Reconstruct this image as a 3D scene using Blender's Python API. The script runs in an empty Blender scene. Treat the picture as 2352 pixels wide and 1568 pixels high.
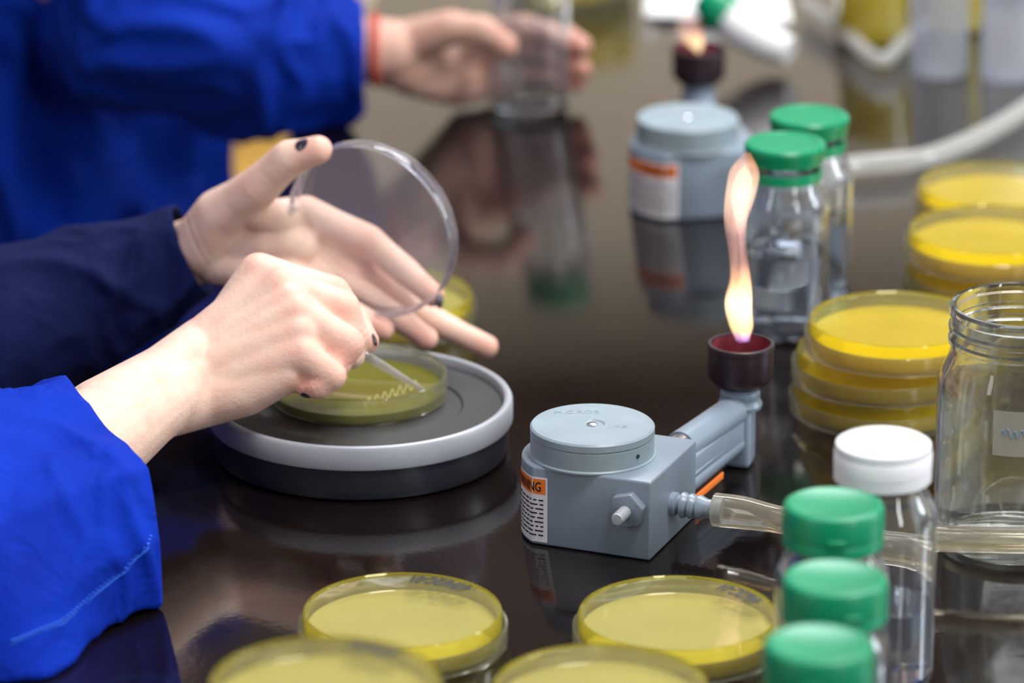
import bpy, bmesh, math, random
from mathutils import Vector, Matrix, noise
from mathutils.bvhtree import BVHTree
random.seed(4)
S = bpy.context.scene
COL = S.collection
MM = 0.001
try:
    S.view_settings.view_transform = 'Standard'
    S.view_settings.look = 'None'
except Exception:
    pass

# ------------------------------------------------------------------ materials
def new_mat(name):
    m = bpy.data.materials.new(name); m.use_nodes = True
    nt = m.node_tree; b = nt.nodes.get("Principled BSDF")
    return m, nt, b

def setin(b, **k):
    for n, v in k.items():
        n = n.replace("_", " ")
        if n in b.inputs:
            b.inputs[n].default_value = v

def pmat(name, col, rough=0.5, metal=0.0, var=0.12, nscale=40, bump=0.0, bscale=200, coat=0.0, sss=0.0, spec=0.5):
    m, nt, b = new_mat(name)
    setin(b, Roughness=rough, Metallic=metal, Coat_Weight=coat, Specular_IOR_Level=spec)
    tc = nt.nodes.new("ShaderNodeTexCoord")
    n = nt.nodes.new("ShaderNodeTexNoise"); n.inputs["Scale"].default_value = nscale; n.inputs["Detail"].default_value = 5
    nt.links.new(tc.outputs["Object"], n.inputs["Vector"])
    r = nt.nodes.new("ShaderNodeValToRGB")
    r.color_ramp.elements[0].position = 0.3; r.color_ramp.elements[1].position = 0.7
    r.color_ramp.elements[0].color = (*[c*(1-var) for c in col], 1)
    r.color_ramp.elements[1].color = (*[min(1, c*(1+var)) for c in col], 1)
    nt.links.new(n.outputs["Fac"], r.inputs["Fac"]); nt.links.new(r.outputs["Color"], b.inputs["Base Color"])
    if bump > 0:
        n2 = nt.nodes.new("ShaderNodeTexNoise"); n2.inputs["Scale"].default_value = bscale; n2.inputs["Detail"].default_value = 4
        nt.links.new(tc.outputs["Object"], n2.inputs["Vector"])
        bp = nt.nodes.new("ShaderNodeBump"); bp.inputs["Strength"].default_value = bump; bp.inputs["Distance"].default_value = 0.001
        nt.links.new(n2.outputs["Fac"], bp.inputs["Height"]); nt.links.new(bp.outputs["Normal"], b.inputs["Normal"])
    return m

def thin_clear(name, tint=(0.97, 0.98, 1.0), edge=(0.75, 0.8, 0.9), gl=0.04, rough=0.04, haze=0.0, hazecol=(0.8, 0.8, 0.8)):
    """thin-walled clear plastic / glass: transparent body, facing gloss, darker tinted edges"""
    m = bpy.data.materials.new(name); m.use_nodes = True
    nt = m.node_tree; nt.nodes.clear()
    out = nt.nodes.new("ShaderNodeOutputMaterial")
    lw = nt.nodes.new("ShaderNodeLayerWeight"); lw.inputs["Blend"].default_value = 0.35
    mixc = nt.nodes.new("ShaderNodeMixRGB"); mixc.inputs[1].default_value = (*tint, 1); mixc.inputs[2].default_value = (*edge, 1)
    pw = nt.nodes.new("ShaderNodeMath"); pw.operation = 'POWER'; pw.inputs[1].default_value = 1.6
    nt.links.new(lw.outputs["Facing"], pw.inputs[0]); nt.links.new(pw.outputs[0], mixc.inputs[0])
    tr = nt.nodes.new("ShaderNodeBsdfTransparent"); nt.links.new(mixc.outputs[0], tr.inputs["Color"])
    g = nt.nodes.new("ShaderNodeBsdfGlossy"); g.inputs["Roughness"].default_value = rough
    ad = nt.nodes.new("ShaderNodeMath"); ad.operation = 'ADD'; ad.inputs[1].default_value = gl; ad.use_clamp = True
    p5 = nt.nodes.new("ShaderNodeMath"); p5.operation = 'POWER'; p5.inputs[1].default_value = 3.5
    lw2 = nt.nodes.new("ShaderNodeLayerWeight"); lw2.inputs["Blend"].default_value = 0.5
    nt.links.new(lw2.outputs["Facing"], p5.inputs[0])
    ml = nt.nodes.new("ShaderNodeMath"); ml.operation = 'MULTIPLY'; ml.inputs[1].default_value = 0.75
    nt.links.new(p5.outputs[0], ml.inputs[0]); nt.links.new(ml.outputs[0], ad.inputs[0])
    tc = nt.nodes.new("ShaderNodeTexCoord"); nz = nt.nodes.new("ShaderNodeTexNoise"); nz.inputs["Scale"].default_value = 60
    nt.links.new(tc.outputs["Object"], nz.inputs["Vector"])
    bp = nt.nodes.new("ShaderNodeBump"); bp.inputs["Strength"].default_value = 0.12; bp.inputs["Distance"].default_value = 0.0006
    nt.links.new(nz.outputs["Fac"], bp.inputs["Height"]); nt.links.new(bp.outputs["Normal"], g.inputs["Normal"])
    mx = nt.nodes.new("ShaderNodeMixShader")
    nt.links.new(ad.outputs[0], mx.inputs[0]); nt.links.new(tr.outputs[0], mx.inputs[1]); nt.links.new(g.outputs[0], mx.inputs[2])
    last = mx
    if haze > 0: last = add_haze(nt, mx, haze, hazecol)
    nt.links.new(last.outputs[0], out.inputs["Surface"])
    return m

def add_haze(nt, mx, haze, hazecol):
    d = nt.nodes.new("ShaderNodeBsdfDiffuse"); d.inputs["Color"].default_value = (*hazecol, 1)
    tl = nt.nodes.new("ShaderNodeBsdfTranslucent"); tl.inputs["Color"].default_value = (*hazecol, 1)
    dm = nt.nodes.new("ShaderNodeMixShader"); dm.inputs[0].default_value = 0.5
    nt.links.new(d.outputs[0], dm.inputs[1]); nt.links.new(tl.outputs[0], dm.inputs[2])
    m2 = nt.nodes.new("ShaderNodeMixShader"); m2.inputs[0].default_value = haze
    nt.links.new(mx.outputs[0], m2.inputs[1]); nt.links.new(dm.outputs[0], m2.inputs[2]); return m2

def glass(name, col=(1, 1, 1), ior=1.45, rough=0.0, haze=0.0, hazecol=(0.8, 0.8, 0.8), trans=0.0, bump=0.0):
    """solid refracting glass, optional haze"""
    m = bpy.data.materials.new(name); m.use_nodes = True
    nt = m.node_tree; nt.nodes.clear()
    out = nt.nodes.new("ShaderNodeOutputMaterial")
    g = nt.nodes.new("ShaderNodeBsdfGlass"); g.inputs["IOR"].default_value = ior; g.inputs["Roughness"].default_value = rough
    tc = nt.nodes.new("ShaderNodeTexCoord"); nz = nt.nodes.new("ShaderNodeTexNoise"); nz.inputs["Scale"].default_value = 45; nz.inputs["Detail"].default_value = 3
    nt.links.new(tc.outputs["Object"], nz.inputs["Vector"])
    r = nt.nodes.new("ShaderNodeValToRGB")
    r.color_ramp.elements[0].color = (*[c*0.96 for c in col], 1); r.color_ramp.elements[1].color = (*col, 1)
    nt.links.new(nz.outputs["Fac"], r.inputs[0]); nt.links.new(r.outputs[0], g.inputs["Color"])
    if bump:
        bp = nt.nodes.new("ShaderNodeBump"); bp.inputs["Strength"].default_value = bump; bp.inputs["Distance"].default_value = 0.001
        nt.links.new(nz.outputs["Fac"], bp.inputs["Height"]); nt.links.new(bp.outputs["Normal"], g.inputs["Normal"])
    last = g
    if trans > 0:
        t = nt.nodes.new("ShaderNodeBsdfTransparent"); t.inputs["Color"].default_value = (*col, 1)
        x = nt.nodes.new("ShaderNodeMixShader"); x.inputs[0].default_value = trans
        nt.links.new(g.outputs[0], x.inputs[1]); nt.links.new(t.outputs[0], x.inputs[2]); last = x
    if haze > 0: last = add_haze(nt, last, haze, hazecol)
    nt.links.new(last.outputs[0], out.inputs["Surface"])
    return m

def agar_mat(name, col, trans=0.5, rough=0.12):
    m = bpy.data.materials.new(name); m.use_nodes = True
    nt = m.node_tree; nt.nodes.clear()
    out = nt.nodes.new("ShaderNodeOutputMaterial")
    tc = nt.nodes.new("ShaderNodeTexCoord"); nz = nt.nodes.new("ShaderNodeTexNoise"); nz.inputs["Scale"].default_value = 25
    nt.links.new(tc.outputs["Object"], nz.inputs["Vector"])
    r = nt.nodes.new("ShaderNodeValToRGB")
    r.color_ramp.elements[0].color = (*[c*0.88 for c in col], 1); r.color_ramp.elements[1].color = (*[min(1, c*1.1) for c in col], 1)
    nt.links.new(nz.outputs["Fac"], r.inputs[0])
    d = nt.nodes.new("ShaderNodeBsdfPrincipled"); d.inputs["Roughness"].default_value = rough
    tl = nt.nodes.new("ShaderNodeBsdfTranslucent")
    nt.links.new(r.outputs[0], d.inputs["Base Color"]); nt.links.new(r.outputs[0], tl.inputs["Color"])
    mx = nt.nodes.new("ShaderNodeMixShader"); mx.inputs[0].default_value = trans*0.6
    nt.links.new(d.outputs[0], mx.inputs[1]); nt.links.new(tl.outputs[0], mx.inputs[2])
    nt.links.new(mx.outputs[0], out.inputs["Surface"])
    return m

M = {}
M['paint'] = pmat("burner_grey_paint", (0.215, 0.27, 0.33), rough=0.33, var=0.06, nscale=30, bump=0.05, bscale=400)
M['paint2'] = pmat("burner_grey_paint_top", (0.27, 0.34, 0.38), rough=0.4, var=0.08, nscale=60, bump=0.05, bscale=600)
M['steel'] = pmat("steel", (0.6, 0.6, 0.62), rough=0.25, metal=1.0, var=0.1)
M['screw'] = pmat("pale_matte_screw", (0.42, 0.44, 0.47), rough=0.5, var=0.1)
M['cup'] = pmat("maroon_iron_cup", (0.022, 0.009, 0.014), rough=0.42, var=0.2, nscale=80, bump=0.15)
M['cupin'] = pmat("maroon_cup_inside", (0.16, 0.02, 0.03), rough=0.5, var=0.3, nscale=80)
M['orange'] = pmat("label_orange", (0.85, 0.19, 0.02), rough=0.5, var=0.05)
M['labelw'] = pmat("label_white", (0.78, 0.76, 0.78), rough=0.5, var=0.04)
M['ink'] = pmat("black_ink", (0.012, 0.01, 0.014), rough=0.5)
M['pencil'] = pmat("faint_pencil", (0.235, 0.31, 0.355), rough=0.45)
M['bluepen'] = pmat("blue_pen", (0.2, 0.3, 0.4), rough=0.6)
M['green'] = pmat("green_plastic_cap", (0.0, 0.27, 0.115), rough=0.36, var=0.06, bump=0.05)
M['white'] = pmat("white_plastic_cap", (0.85, 0.85, 0.87), rough=0.4, var=0.02)
M['ring'] = pmat("light_grey_rim", (0.36, 0.375, 0.41), rough=0.4, var=0.04)
M['base'] = pmat("dark_grey_plastic", (0.03, 0.032, 0.042), rough=0.3, var=0.1)
M['mat'] = pmat("black_rubber_mat", (0.03, 0.029, 0.029), rough=0.55, var=0.15, bump=0.2, bscale=900)
M['nail'] = pmat("black_nail_polish", (0.02, 0.014, 0.03), rough=0.2, coat=0.5)
M['streak'] = pmat("pale_streaks", (0.42, 0.41, 0.14), rough=0.4)
M['dish'] = glass("clear_polystyrene", (0.99, 0.99, 0.96), 1.42, haze=0.07, hazecol=(0.85, 0.85, 0.75), trans=0.25)
M['dishopen'] = glass("clear_polystyrene_open_dish", (0.99, 0.99, 0.93), 1.42, haze=0.05, hazecol=(0.8, 0.8, 0.6), trans=0.25)
M['dishy'] = glass("clear_polystyrene_yellow_glow", (1.0, 0.97, 0.65), 1.42, haze=0.12, hazecol=(0.92, 0.82, 0.12), trans=0.25)  # agar's yellow edge glow put into the wall tint
M['dishtop'] = thin_clear("clear_polystyrene_plate", tint=(0.97, 0.97, 0.92), edge=(0.9, 0.9, 0.8), gl=0.10, haze=0.11, hazecol=(0.75, 0.75, 0.5))
M['lid'] = thin_clear("clear_lid_plate", tint=(0.95, 0.93, 0.93), edge=(0.8, 0.78, 0.8), gl=0.06, haze=0.22, hazecol=(0.62, 0.54, 0.55))
M['lidrim'] = glass("clear_lid_rim", (0.97, 0.97, 1.0), 1.45, haze=0.06, hazecol=(0.7, 0.68, 0.72), trans=0.15)
M['bottle'] = glass("clear_glass_bottle", (0.98, 0.99, 1.0), 1.47, haze=0.02, hazecol=(0.8, 0.85, 1.0), bump=0.06)
M['frost'] = thin_clear("frosted_plastic", tint=(0.9, 0.92, 0.97), edge=(0.6, 0.65, 0.75), gl=0.08, haze=0.3, hazecol=(0.8, 0.84, 0.92), rough=0.2)
M['jar'] = glass("clear_jar_glass", (0.99, 1.0, 0.98), 1.45, bump=0.14, trans=0.15, haze=0.01)
M['water'] = glass("water", (0.97, 0.985, 1.0), 1.33, haze=0.06, hazecol=(0.75, 0.8, 0.9))
M['agar'] = agar_mat("pale_yellow_agar", (0.68, 0.60, 0.16), 0.35)
M['agar2'] = agar_mat("bright_yellow_agar", (0.92, 0.70, 0.004), 0.5, rough=0.08)
M['agar3'] = agar_mat("olive_yellow_agar", (0.22, 0.215, 0.03), rough=0.06)
M['tube'] = glass("clear_amber_tubing", (1.0, 0.97, 0.9), 1.42, haze=0.17, hazecol=(0.9, 0.84, 0.66), trans=0.15)
M['tubecore'] = thin_clear("tubing_bore", tint=(0.93, 0.9, 0.82), edge=(0.65, 0.57, 0.4), gl=0.2)
M['tubew'] = thin_clear("milky_tubing", tint=(0.9, 0.9, 0.88), edge=(0.7, 0.7, 0.68), gl=0.08, haze=0.5, hazecol=(0.85, 0.84, 0.8))
M['rod'] = thin_clear("clear_loop_plastic", tint=(0.85, 0.84, 0.86), edge=(0.45, 0.42, 0.45), gl=0.2, haze=0.3, hazecol=(0.8, 0.74, 0.7))
M['paper'] = pmat("white_paper", (0.85, 0.85, 0.83), rough=0.8, var=0.03)
M['yliq'] = agar_mat("yellow_liquid", (0.95, 0.75, 0.0))
M['wood'] = pmat("yellow_varnished_wood", (0.46, 0.25, 0.02), rough=0.4, var=0.3, nscale=6)
M['brace'] = pmat("red_bracelet", (0.5, 0.06, 0.04), rough=0.6)
M['wall'] = pmat("cream_wall_paint", (0.66, 0.59, 0.49), rough=0.8, var=0.06, nscale=3)
M['floorm'] = pmat("ochre_floor", (0.42, 0.27, 0.07), rough=0.5, var=0.2, nscale=4)
M['cab'] = pmat("dark_cabinet_wood", (0.05, 0.025, 0.015), rough=0.5, var=0.3, nscale=5)

def emis(name, col, s):
    m = bpy.data.materials.new(name); m.use_nodes = True
    nt = m.node_tree; nt.nodes.clear(); out = nt.nodes.new("ShaderNodeOutputMaterial")
    e = nt.nodes.new("ShaderNodeEmission"); e.inputs["Strength"].default_value = s
    tc = nt.nodes.new("ShaderNodeTexCoord"); nz = nt.nodes.new("ShaderNodeTexNoise"); nz.inputs["Scale"].default_value = 2.5
    nt.links.new(tc.outputs["Object"], nz.inputs["Vector"])
    r = nt.nodes.new("ShaderNodeValToRGB"); r.color_ramp.elements[0].position = 0.35; r.color_ramp.elements[1].position = 0.65
    r.color_ramp.elements[0].color = (*[c*0.75 for c in col], 1); r.color_ramp.elements[1].color = (*col, 1)
    nt.links.new(nz.outputs["Fac"], r.inputs[0]); nt.links.new(r.outputs[0], e.inputs[0]); nt.links.new(e.outputs[0], out.inputs[0]); return m
M['sky'] = emis("daylight_window_pane", (0.86, 0.93, 1.0), 2.1)  # emission for the added reflection panels
M['frame'] = pmat("white_window_frame", (0.75, 0.75, 0.73), rough=0.5)

# fabric
def fabric(name, col, dark):
    m, nt, b = new_mat(name)
    setin(b, Roughness=0.85, Sheen_Weight=0.12, Specular_IOR_Level=0.15)
    b.inputs["Sheen Tint"].default_value = (*[min(1, c*2) for c in col], 1)
    tc = nt.nodes.new("ShaderNodeTexCoord")
    n = nt.nodes.new("ShaderNodeTexNoise"); n.inputs["Scale"].default_value = 18; n.inputs["Detail"].default_value = 6
    nt.links.new(tc.outputs["Object"], n.inputs["Vector"])
    r = nt.nodes.new("ShaderNodeValToRGB"); r.color_ramp.elements[0].position = 0.3; r.color_ramp.elements[1].position = 0.7
    r.color_ramp.elements[0].color = (*dark, 1); r.color_ramp.elements[1].color = (*col, 1)
    nt.links.new(n.outputs["Fac"], r.inputs[0]); nt.links.new(r.outputs[0], b.inputs["Base Color"])
    v = nt.nodes.new("ShaderNodeTexNoise"); v.inputs["Scale"].default_value = 1400
    mp = nt.nodes.new("ShaderNodeMapping"); mp.inputs["Scale"].default_value = (0.4, 1.0, 1.0)
    nt.links.new(tc.outputs["Object"], mp.inputs[0]); nt.links.new(mp.outputs[0], v.inputs["Vector"])
    cr = nt.nodes.new("ShaderNodeTexNoise"); cr.inputs["Scale"].default_value = 30; cr.inputs["Detail"].default_value = 3; cr.inputs["Distortion"].default_value = 0.8
    nt.links.new(tc.outputs["Object"], cr.inputs["Vector"])
    bp = nt.nodes.new("ShaderNodeBump"); bp.inputs["Strength"].default_value = 0.35; bp.inputs["Distance"].default_value = 0.0008
    nt.links.new(v.outputs["Fac"], bp.inputs["Height"])
    bp2 = nt.nodes.new("ShaderNodeBump"); bp2.inputs["Strength"].default_value = 0.5; bp2.inputs["Distance"].default_value = 0.007
    nt.links.new(cr.outputs["Fac"], bp2.inputs["Height"]); nt.links.new(bp.outputs["Normal"], bp2.inputs["Normal"])
    nt.links.new(bp2.outputs["Normal"], b.inputs["Normal"])
    return m
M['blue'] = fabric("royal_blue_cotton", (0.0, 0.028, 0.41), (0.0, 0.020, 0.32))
M['blue2'] = fabric("royal_blue_cotton_worn", (0.0, 0.026, 0.33), (0.0, 0.018, 0.24))  # dimmer light on the rear coat put into a darker blue
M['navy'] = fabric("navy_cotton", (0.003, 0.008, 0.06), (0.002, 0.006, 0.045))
M['thread'] = pmat("blue_thread", (0.02, 0.12, 0.70), rough=0.9)

# skin
def skin(name, col, red):
    m, nt, b = new_mat(name)
    setin(b, Roughness=0.56, Subsurface_Weight=0.12, Subsurface_Scale=0.003, Specular_IOR_Level=0.4)
    b.inputs["Subsurface Radius"].default_value = (1.0, 0.35, 0.2)
    at = nt.nodes.new("ShaderNodeAttribute"); at.attribute_name = "flush"
    tc = nt.nodes.new("ShaderNodeTexCoord")
    n = nt.nodes.new("ShaderNodeTexNoise"); n.inputs["Scale"].default_value = 85; n.inputs["Detail"].default_value = 7
    nt.links.new(tc.outputs["Object"], n.inputs["Vector"])
    a = nt.nodes.new("ShaderNodeMath"); a.operation = 'MULTIPLY_ADD'; a.inputs[1].default_value = 1.3; a.inputs[2].default_value = -0.5
    nt.links.new(n.outputs["Fac"], a.inputs[0])
    ad = nt.nodes.new("ShaderNodeMath"); ad.operation = 'ADD'; ad.use_clamp = True
    nt.links.new(a.outputs[0], ad.inputs[0]); nt.links.new(at.outputs["Fac"], ad.inputs[1])
    mx = nt.nodes.new("ShaderNodeMixRGB"); mx.inputs[1].default_value = (*col, 1); mx.inputs[2].default_value = (*red, 1)
    nt.links.new(ad.outputs[0], mx.inputs[0]); nt.links.new(mx.outputs[0], b.inputs["Base Color"])
    n2 = nt.nodes.new("ShaderNodeTexVoronoi"); n2.inputs["Scale"].default_value = 800
    n3 = nt.nodes.new("ShaderNodeTexNoise"); n3.inputs["Scale"].default_value = 190; n3.inputs["Detail"].default_value = 5; n3.inputs["Distortion"].default_value = 0.6
    nt.links.new(tc.outputs["Object"], n2.inputs["Vector"]); nt.links.new(tc.outputs["Object"], n3.inputs["Vector"])
    sm = nt.nodes.new("ShaderNodeMath"); sm.operation = 'MULTIPLY_ADD'; sm.inputs[1].default_value = 0.4
    nt.links.new(n2.outputs["Distance"], sm.inputs[0]); nt.links.new(n3.outputs["Fac"], sm.inputs[2])
    bp = nt.nodes.new("ShaderNodeBump"); bp.inputs["Strength"].default_value = 0.3; bp.inputs["Distance"].default_value = 0.001
    nt.links.new(sm.outputs[0], bp.inputs["Height"]); nt.links.new(bp.outputs["Normal"], b.inputs["Normal"])
    return m
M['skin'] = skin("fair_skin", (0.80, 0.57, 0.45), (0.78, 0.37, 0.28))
M['skin2'] = skin("fair_skin_shade", (0.62, 0.38, 0.29), (0.6, 0.26, 0.2))  # shaded copy of the skin, shade put into its colour

# bench top
def bench():
    m, nt, b = new_mat("black_resin_bench")
    setin(b, Specular_IOR_Level=0.5)
    tc = nt.nodes.new("ShaderNodeTexCoord")
    n = nt.nodes.new("ShaderNodeTexNoise"); n.inputs["Scale"].default_value = 12; n.inputs["Detail"].default_value = 8
    nt.links.new(tc.outputs["Object"], n.inputs["Vector"])
    r = nt.nodes.new("ShaderNodeValToRGB")
    r.color_ramp.elements[0].color = (0.003, 0.002, 0.002, 1); r.color_ramp.elements[1].color = (0.010, 0.006, 0.005, 1)
    nt.links.new(n.outputs["Fac"], r.inputs[0]); nt.links.new(r.outputs[0], b.inputs["Base Color"])
    r2 = nt.nodes.new("ShaderNodeMapRange"); r2.inputs["To Min"].default_value = 0.05; r2.inputs["To Max"].default_value = 0.13
    nt.links.new(n.outputs["Fac"], r2.inputs["Value"]); nt.links.new(r2.outputs[0], b.inputs["Roughness"])
    n2 = nt.nodes.new("ShaderNodeTexNoise"); n2.inputs["Scale"].default_value = 260; n2.inputs["Detail"].default_value = 3
    nt.links.new(tc.outputs["Object"], n2.inputs["Vector"])
    bp = nt.nodes.new("ShaderNodeBump"); bp.inputs["Strength"].default_value = 0.08; bp.inputs["Distance"].default_value = 0.0005
    nt.links.new(n2.outputs["Fac"], bp.inputs["Height"]); nt.links.new(bp.outputs["Normal"], b.inputs["Normal"])
    return m
M['bench'] = bench()

# flame
def flame_mat(name, zmax, strength, alpha):
    m = bpy.data.materials.new(name); m.use_nodes = True
    nt = m.node_tree; nt.nodes.clear()
    out = nt.nodes.new("ShaderNodeOutputMaterial")
    tc = nt.nodes.new("ShaderNodeTexCoord"); sp = nt.nodes.new("ShaderNodeSeparateXYZ")
    nt.links.new(tc.outputs["Object"], sp.inputs[0])
    nz = nt.nodes.new("ShaderNodeTexNoise"); nz.inputs["Scale"].default_value = 90
    mp = nt.nodes.new("ShaderNodeMapping"); mp.inputs["Scale"].default_value = (2.5, 2.5, 0.35)
    nt.links.new(tc.outputs["Object"], mp.inputs[0]); nt.links.new(mp.outputs[0], nz.inputs["Vector"])
    mr = nt.nodes.new("ShaderNodeMapRange"); mr.inputs["From Min"].default_value = -0.008; mr.inputs["From Max"].default_value = zmax
    nt.links.new(sp.outputs["Z"], mr.inputs["Value"])
    c = nt.nodes.new("ShaderNodeValToRGB"); e = c.color_ramp.elements
    e[0].position = 0; e[0].color = (0.25, 0.2, 1, 1); e[1].position = 1; e[1].color = (1, 0.35, 0.16, 1)
    for p, cc in [(0.07, (0.5, 0.25, 0.9, 1)), (0.13, (1, 0.55, 0.22, 1)), (0.25, (1, 0.75, 0.45, 1)), (0.37, (1, 0.5, 0.25, 1)), (0.46, (0.9, 0.45, 0.35, 1)), (0.58, (0.85, 0.45, 0.4, 1)), (0.72, (1, 0.6, 0.42, 1)), (0.88, (1, 0.6, 0.42, 1))]:
        x = e.new(p); x.color = cc
    s = nt.nodes.new("ShaderNodeValToRGB"); e = s.color_ramp.elements
    e[0].position = 0; e[0].color = (.12, .12, .12, 1); e[1].position = 1; e[1].color = (.05, .05, .05, 1)
    for p, v in [(0.08, .25), (0.15, .9), (0.3, 1.0), (0.38, .5), (0.45, .2), (0.58, .16), (0.68, .42), (0.8, .6), (0.93, .35)]:
        x = e.new(p); x.color = (v, v, v, 1)
    nt.links.new(mr.outputs[0], c.inputs[0]); nt.links.new(mr.outputs[0], s.inputs[0])
    em = nt.nodes.new("ShaderNodeEmission"); em.inputs["Strength"].default_value = strength
    nt.links.new(c.outputs[0], em.inputs["Color"])
    lw = nt.nodes.new("ShaderNodeLayerWeight"); lw.inputs["Blend"].default_value = 0.5
    inv = nt.nodes.new("ShaderNodeMath"); inv.operation = 'SUBTRACT'; inv.inputs[0].default_value = 1.0
    nt.links.new(lw.outputs["Facing"], inv.inputs[1])
    pw = nt.nodes.new("ShaderNodeMath"); pw.operation = 'POWER'; pw.inputs[1].default_value = 1.9; nt.links.new(inv.outputs[0], pw.inputs[0])
    ml = nt.nodes.new("ShaderNodeMath"); ml.operation = 'MULTIPLY'; nt.links.new(pw.outputs[0], ml.inputs[0]); nt.links.new(s.outputs[0], ml.inputs[1])
    nr = nt.nodes.new("ShaderNodeMapRange"); nr.inputs["From Min"].default_value = 0.3; nr.inputs["From Max"].default_value = 0.65; nr.inputs["To Min"].default_value = 0.4*alpha; nr.inputs["To Max"].default_value = alpha
    nt.links.new(nz.outputs["Fac"], nr.inputs["Value"])
    m3 = nt.nodes.new("ShaderNodeMath"); m3.operation = 'MULTIPLY'; nt.links.new(ml.outputs[0], m3.inputs[0]); nt.links.new(nr.outputs[0], m3.inputs[1])
    tr = nt.nodes.new("ShaderNodeBsdfTransparent")
    mx = nt.nodes.new("ShaderNodeMixShader"); nt.links.new(m3.outputs[0], mx.inputs[0]); nt.links.new(tr.outputs[0], mx.inputs[1]); nt.links.new(em.outputs[0], mx.inputs[2])
    nt.links.new(mx.outputs[0], out.inputs["Surface"])
    return m
M['flame'] = flame_mat("gas_flame", 0.098, 2.6, 1.0)
M['flame2'] = flame_mat("small_gas_flame", 0.04, 2.0, 1.0)

# ------------------------------------------------------------------ mesh helpers
def mk(name, me, mat=None, parent=None, loc=None, rot=None, smooth=True):
    ob = bpy.data.objects.new(name, me); COL.objects.link(ob)
    if mat: me.materials.append(mat)
    if smooth:
        for p in me.polygons: p.use_smooth = True
    if parent: ob.parent = parent
    if loc is not None: ob.location = loc
    if rot is not None: ob.rotation_euler = rot
    return ob

def autosmooth(me, ang=35):
    bm = bmesh.new(); bm.from_mesh(me)
    a = math.radians(ang)
    for e in bm.edges:
        if len(e.link_faces) == 2 and e.calc_face_angle(0) > a: e.smooth = False
    bm.to_mesh(me); bm.free()

def from_pydata(vs, fs):
    me = bpy.data.meshes.new("m"); me.from_pydata([tuple(v) for v in vs], [], fs); me.update(); return me

def lathe_me(prof, seg=96):
    vs = []; fs = []; idx = []
    for r, z in prof:
        if r <= 1e-7:
            idx.append([len(vs)]*seg); vs.append((0, 0, z))
        else:
            st = len(vs); idx.append([st+i for i in range(seg)])
            for i in range(seg):
                a = 2*math.pi*i/seg; vs.append((r*math.cos(a), r*math.sin(a), z))
    for k in range(len(prof)-1):
        A, B = idx[k], idx[k+1]
        for i in range(seg):
            j = (i+1) % seg
            f = [A[i], A[j], B[j], B[i]]
            g = []
            for q in f:
                if q not in g: g.append(q)
            if len(g) >= 3: fs.append(g)
    me = from_pydata(vs, fs)
    bm = bmesh.new(); bm.from_mesh(me); bmesh.ops.remove_doubles(bm, verts=bm.verts[:], dist=1e-6)
    if all(e.is_manifold for e in bm.edges): bmesh.ops.recalc_face_normals(bm, faces=bm.faces[:])
    bm.to_mesh(me); bm.free()
    autosmooth(me); return me

def mmprof(p): return [(r*MM, z*MM) for r, z in p]
def lathe(name, prof, mat, parent=None, loc=None, rot=None, seg=96):
    return mk(name, lathe_me(mmprof(prof), seg), mat, parent, loc, rot)

def prism_me(outline, z0, z1, bev=0.0, seg=3):
    bm = bmesh.new()
    b = [bm.verts.new((x, y, z0)) for x, y in outline]; t = [bm.verts.new((x, y, z1)) for x, y in outline]
    n = len(outline)
    bm.faces.new(list(reversed(b))); bm.faces.new(t)
    for i in range(n):
        j = (i+1) % n; bm.faces.new([b[i], b[j], t[j], t[i]])
    bmesh.ops.recalc_face_normals(bm, faces=bm.faces)
    if bev > 0:
        es = [e for e in bm.edges if e.calc_face_angle(0) > math.radians(30)]
        bmesh.ops.bevel(bm, geom=es, offset=bev, segments=seg, affect='EDGES', profile=0.5, clamp_overlap=True)
    me = bpy.data.meshes.new("p"); bm.to_mesh(me); bm.free(); autosmooth(me, 30); return me

def catmull(pts, n):
    out = []; m = len(pts)
    for i in range(m-1):
        p0 = pts[max(i-1, 0)]; p1 = pts[i]; p2 = pts[i+1]; p3 = pts[min(i+2, m-1)]
        for k in range(n):
            t = k/n
            out.append(0.5*((2*p1)+(p2-p0)*t+(2*p0-5*p1+4*p2-p3)*t*t+(3*p1-p0-3*p2+p3)*t**3))
    out.append(pts[-1]); return out

def catmull_closed(pts, total, soft=1.0):
    m = len(pts); out = []
    for k in range(total):
        s = k*m/total; i = int(s); t = s-i
        p0, p1, p2, p3 = pts[(i-1) % m], pts[i % m], pts[(i+1) % m], pts[(i+2) % m]
        c = 0.5*((2*p1)+(p2-p0)*t+(2*p0-5*p1+4*p2-p3)*t*t+(3*p1-p0-3*p2+p3)*t**3)
        out.append(p1.lerp(p2, t).lerp(c, soft))
    return out

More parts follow.
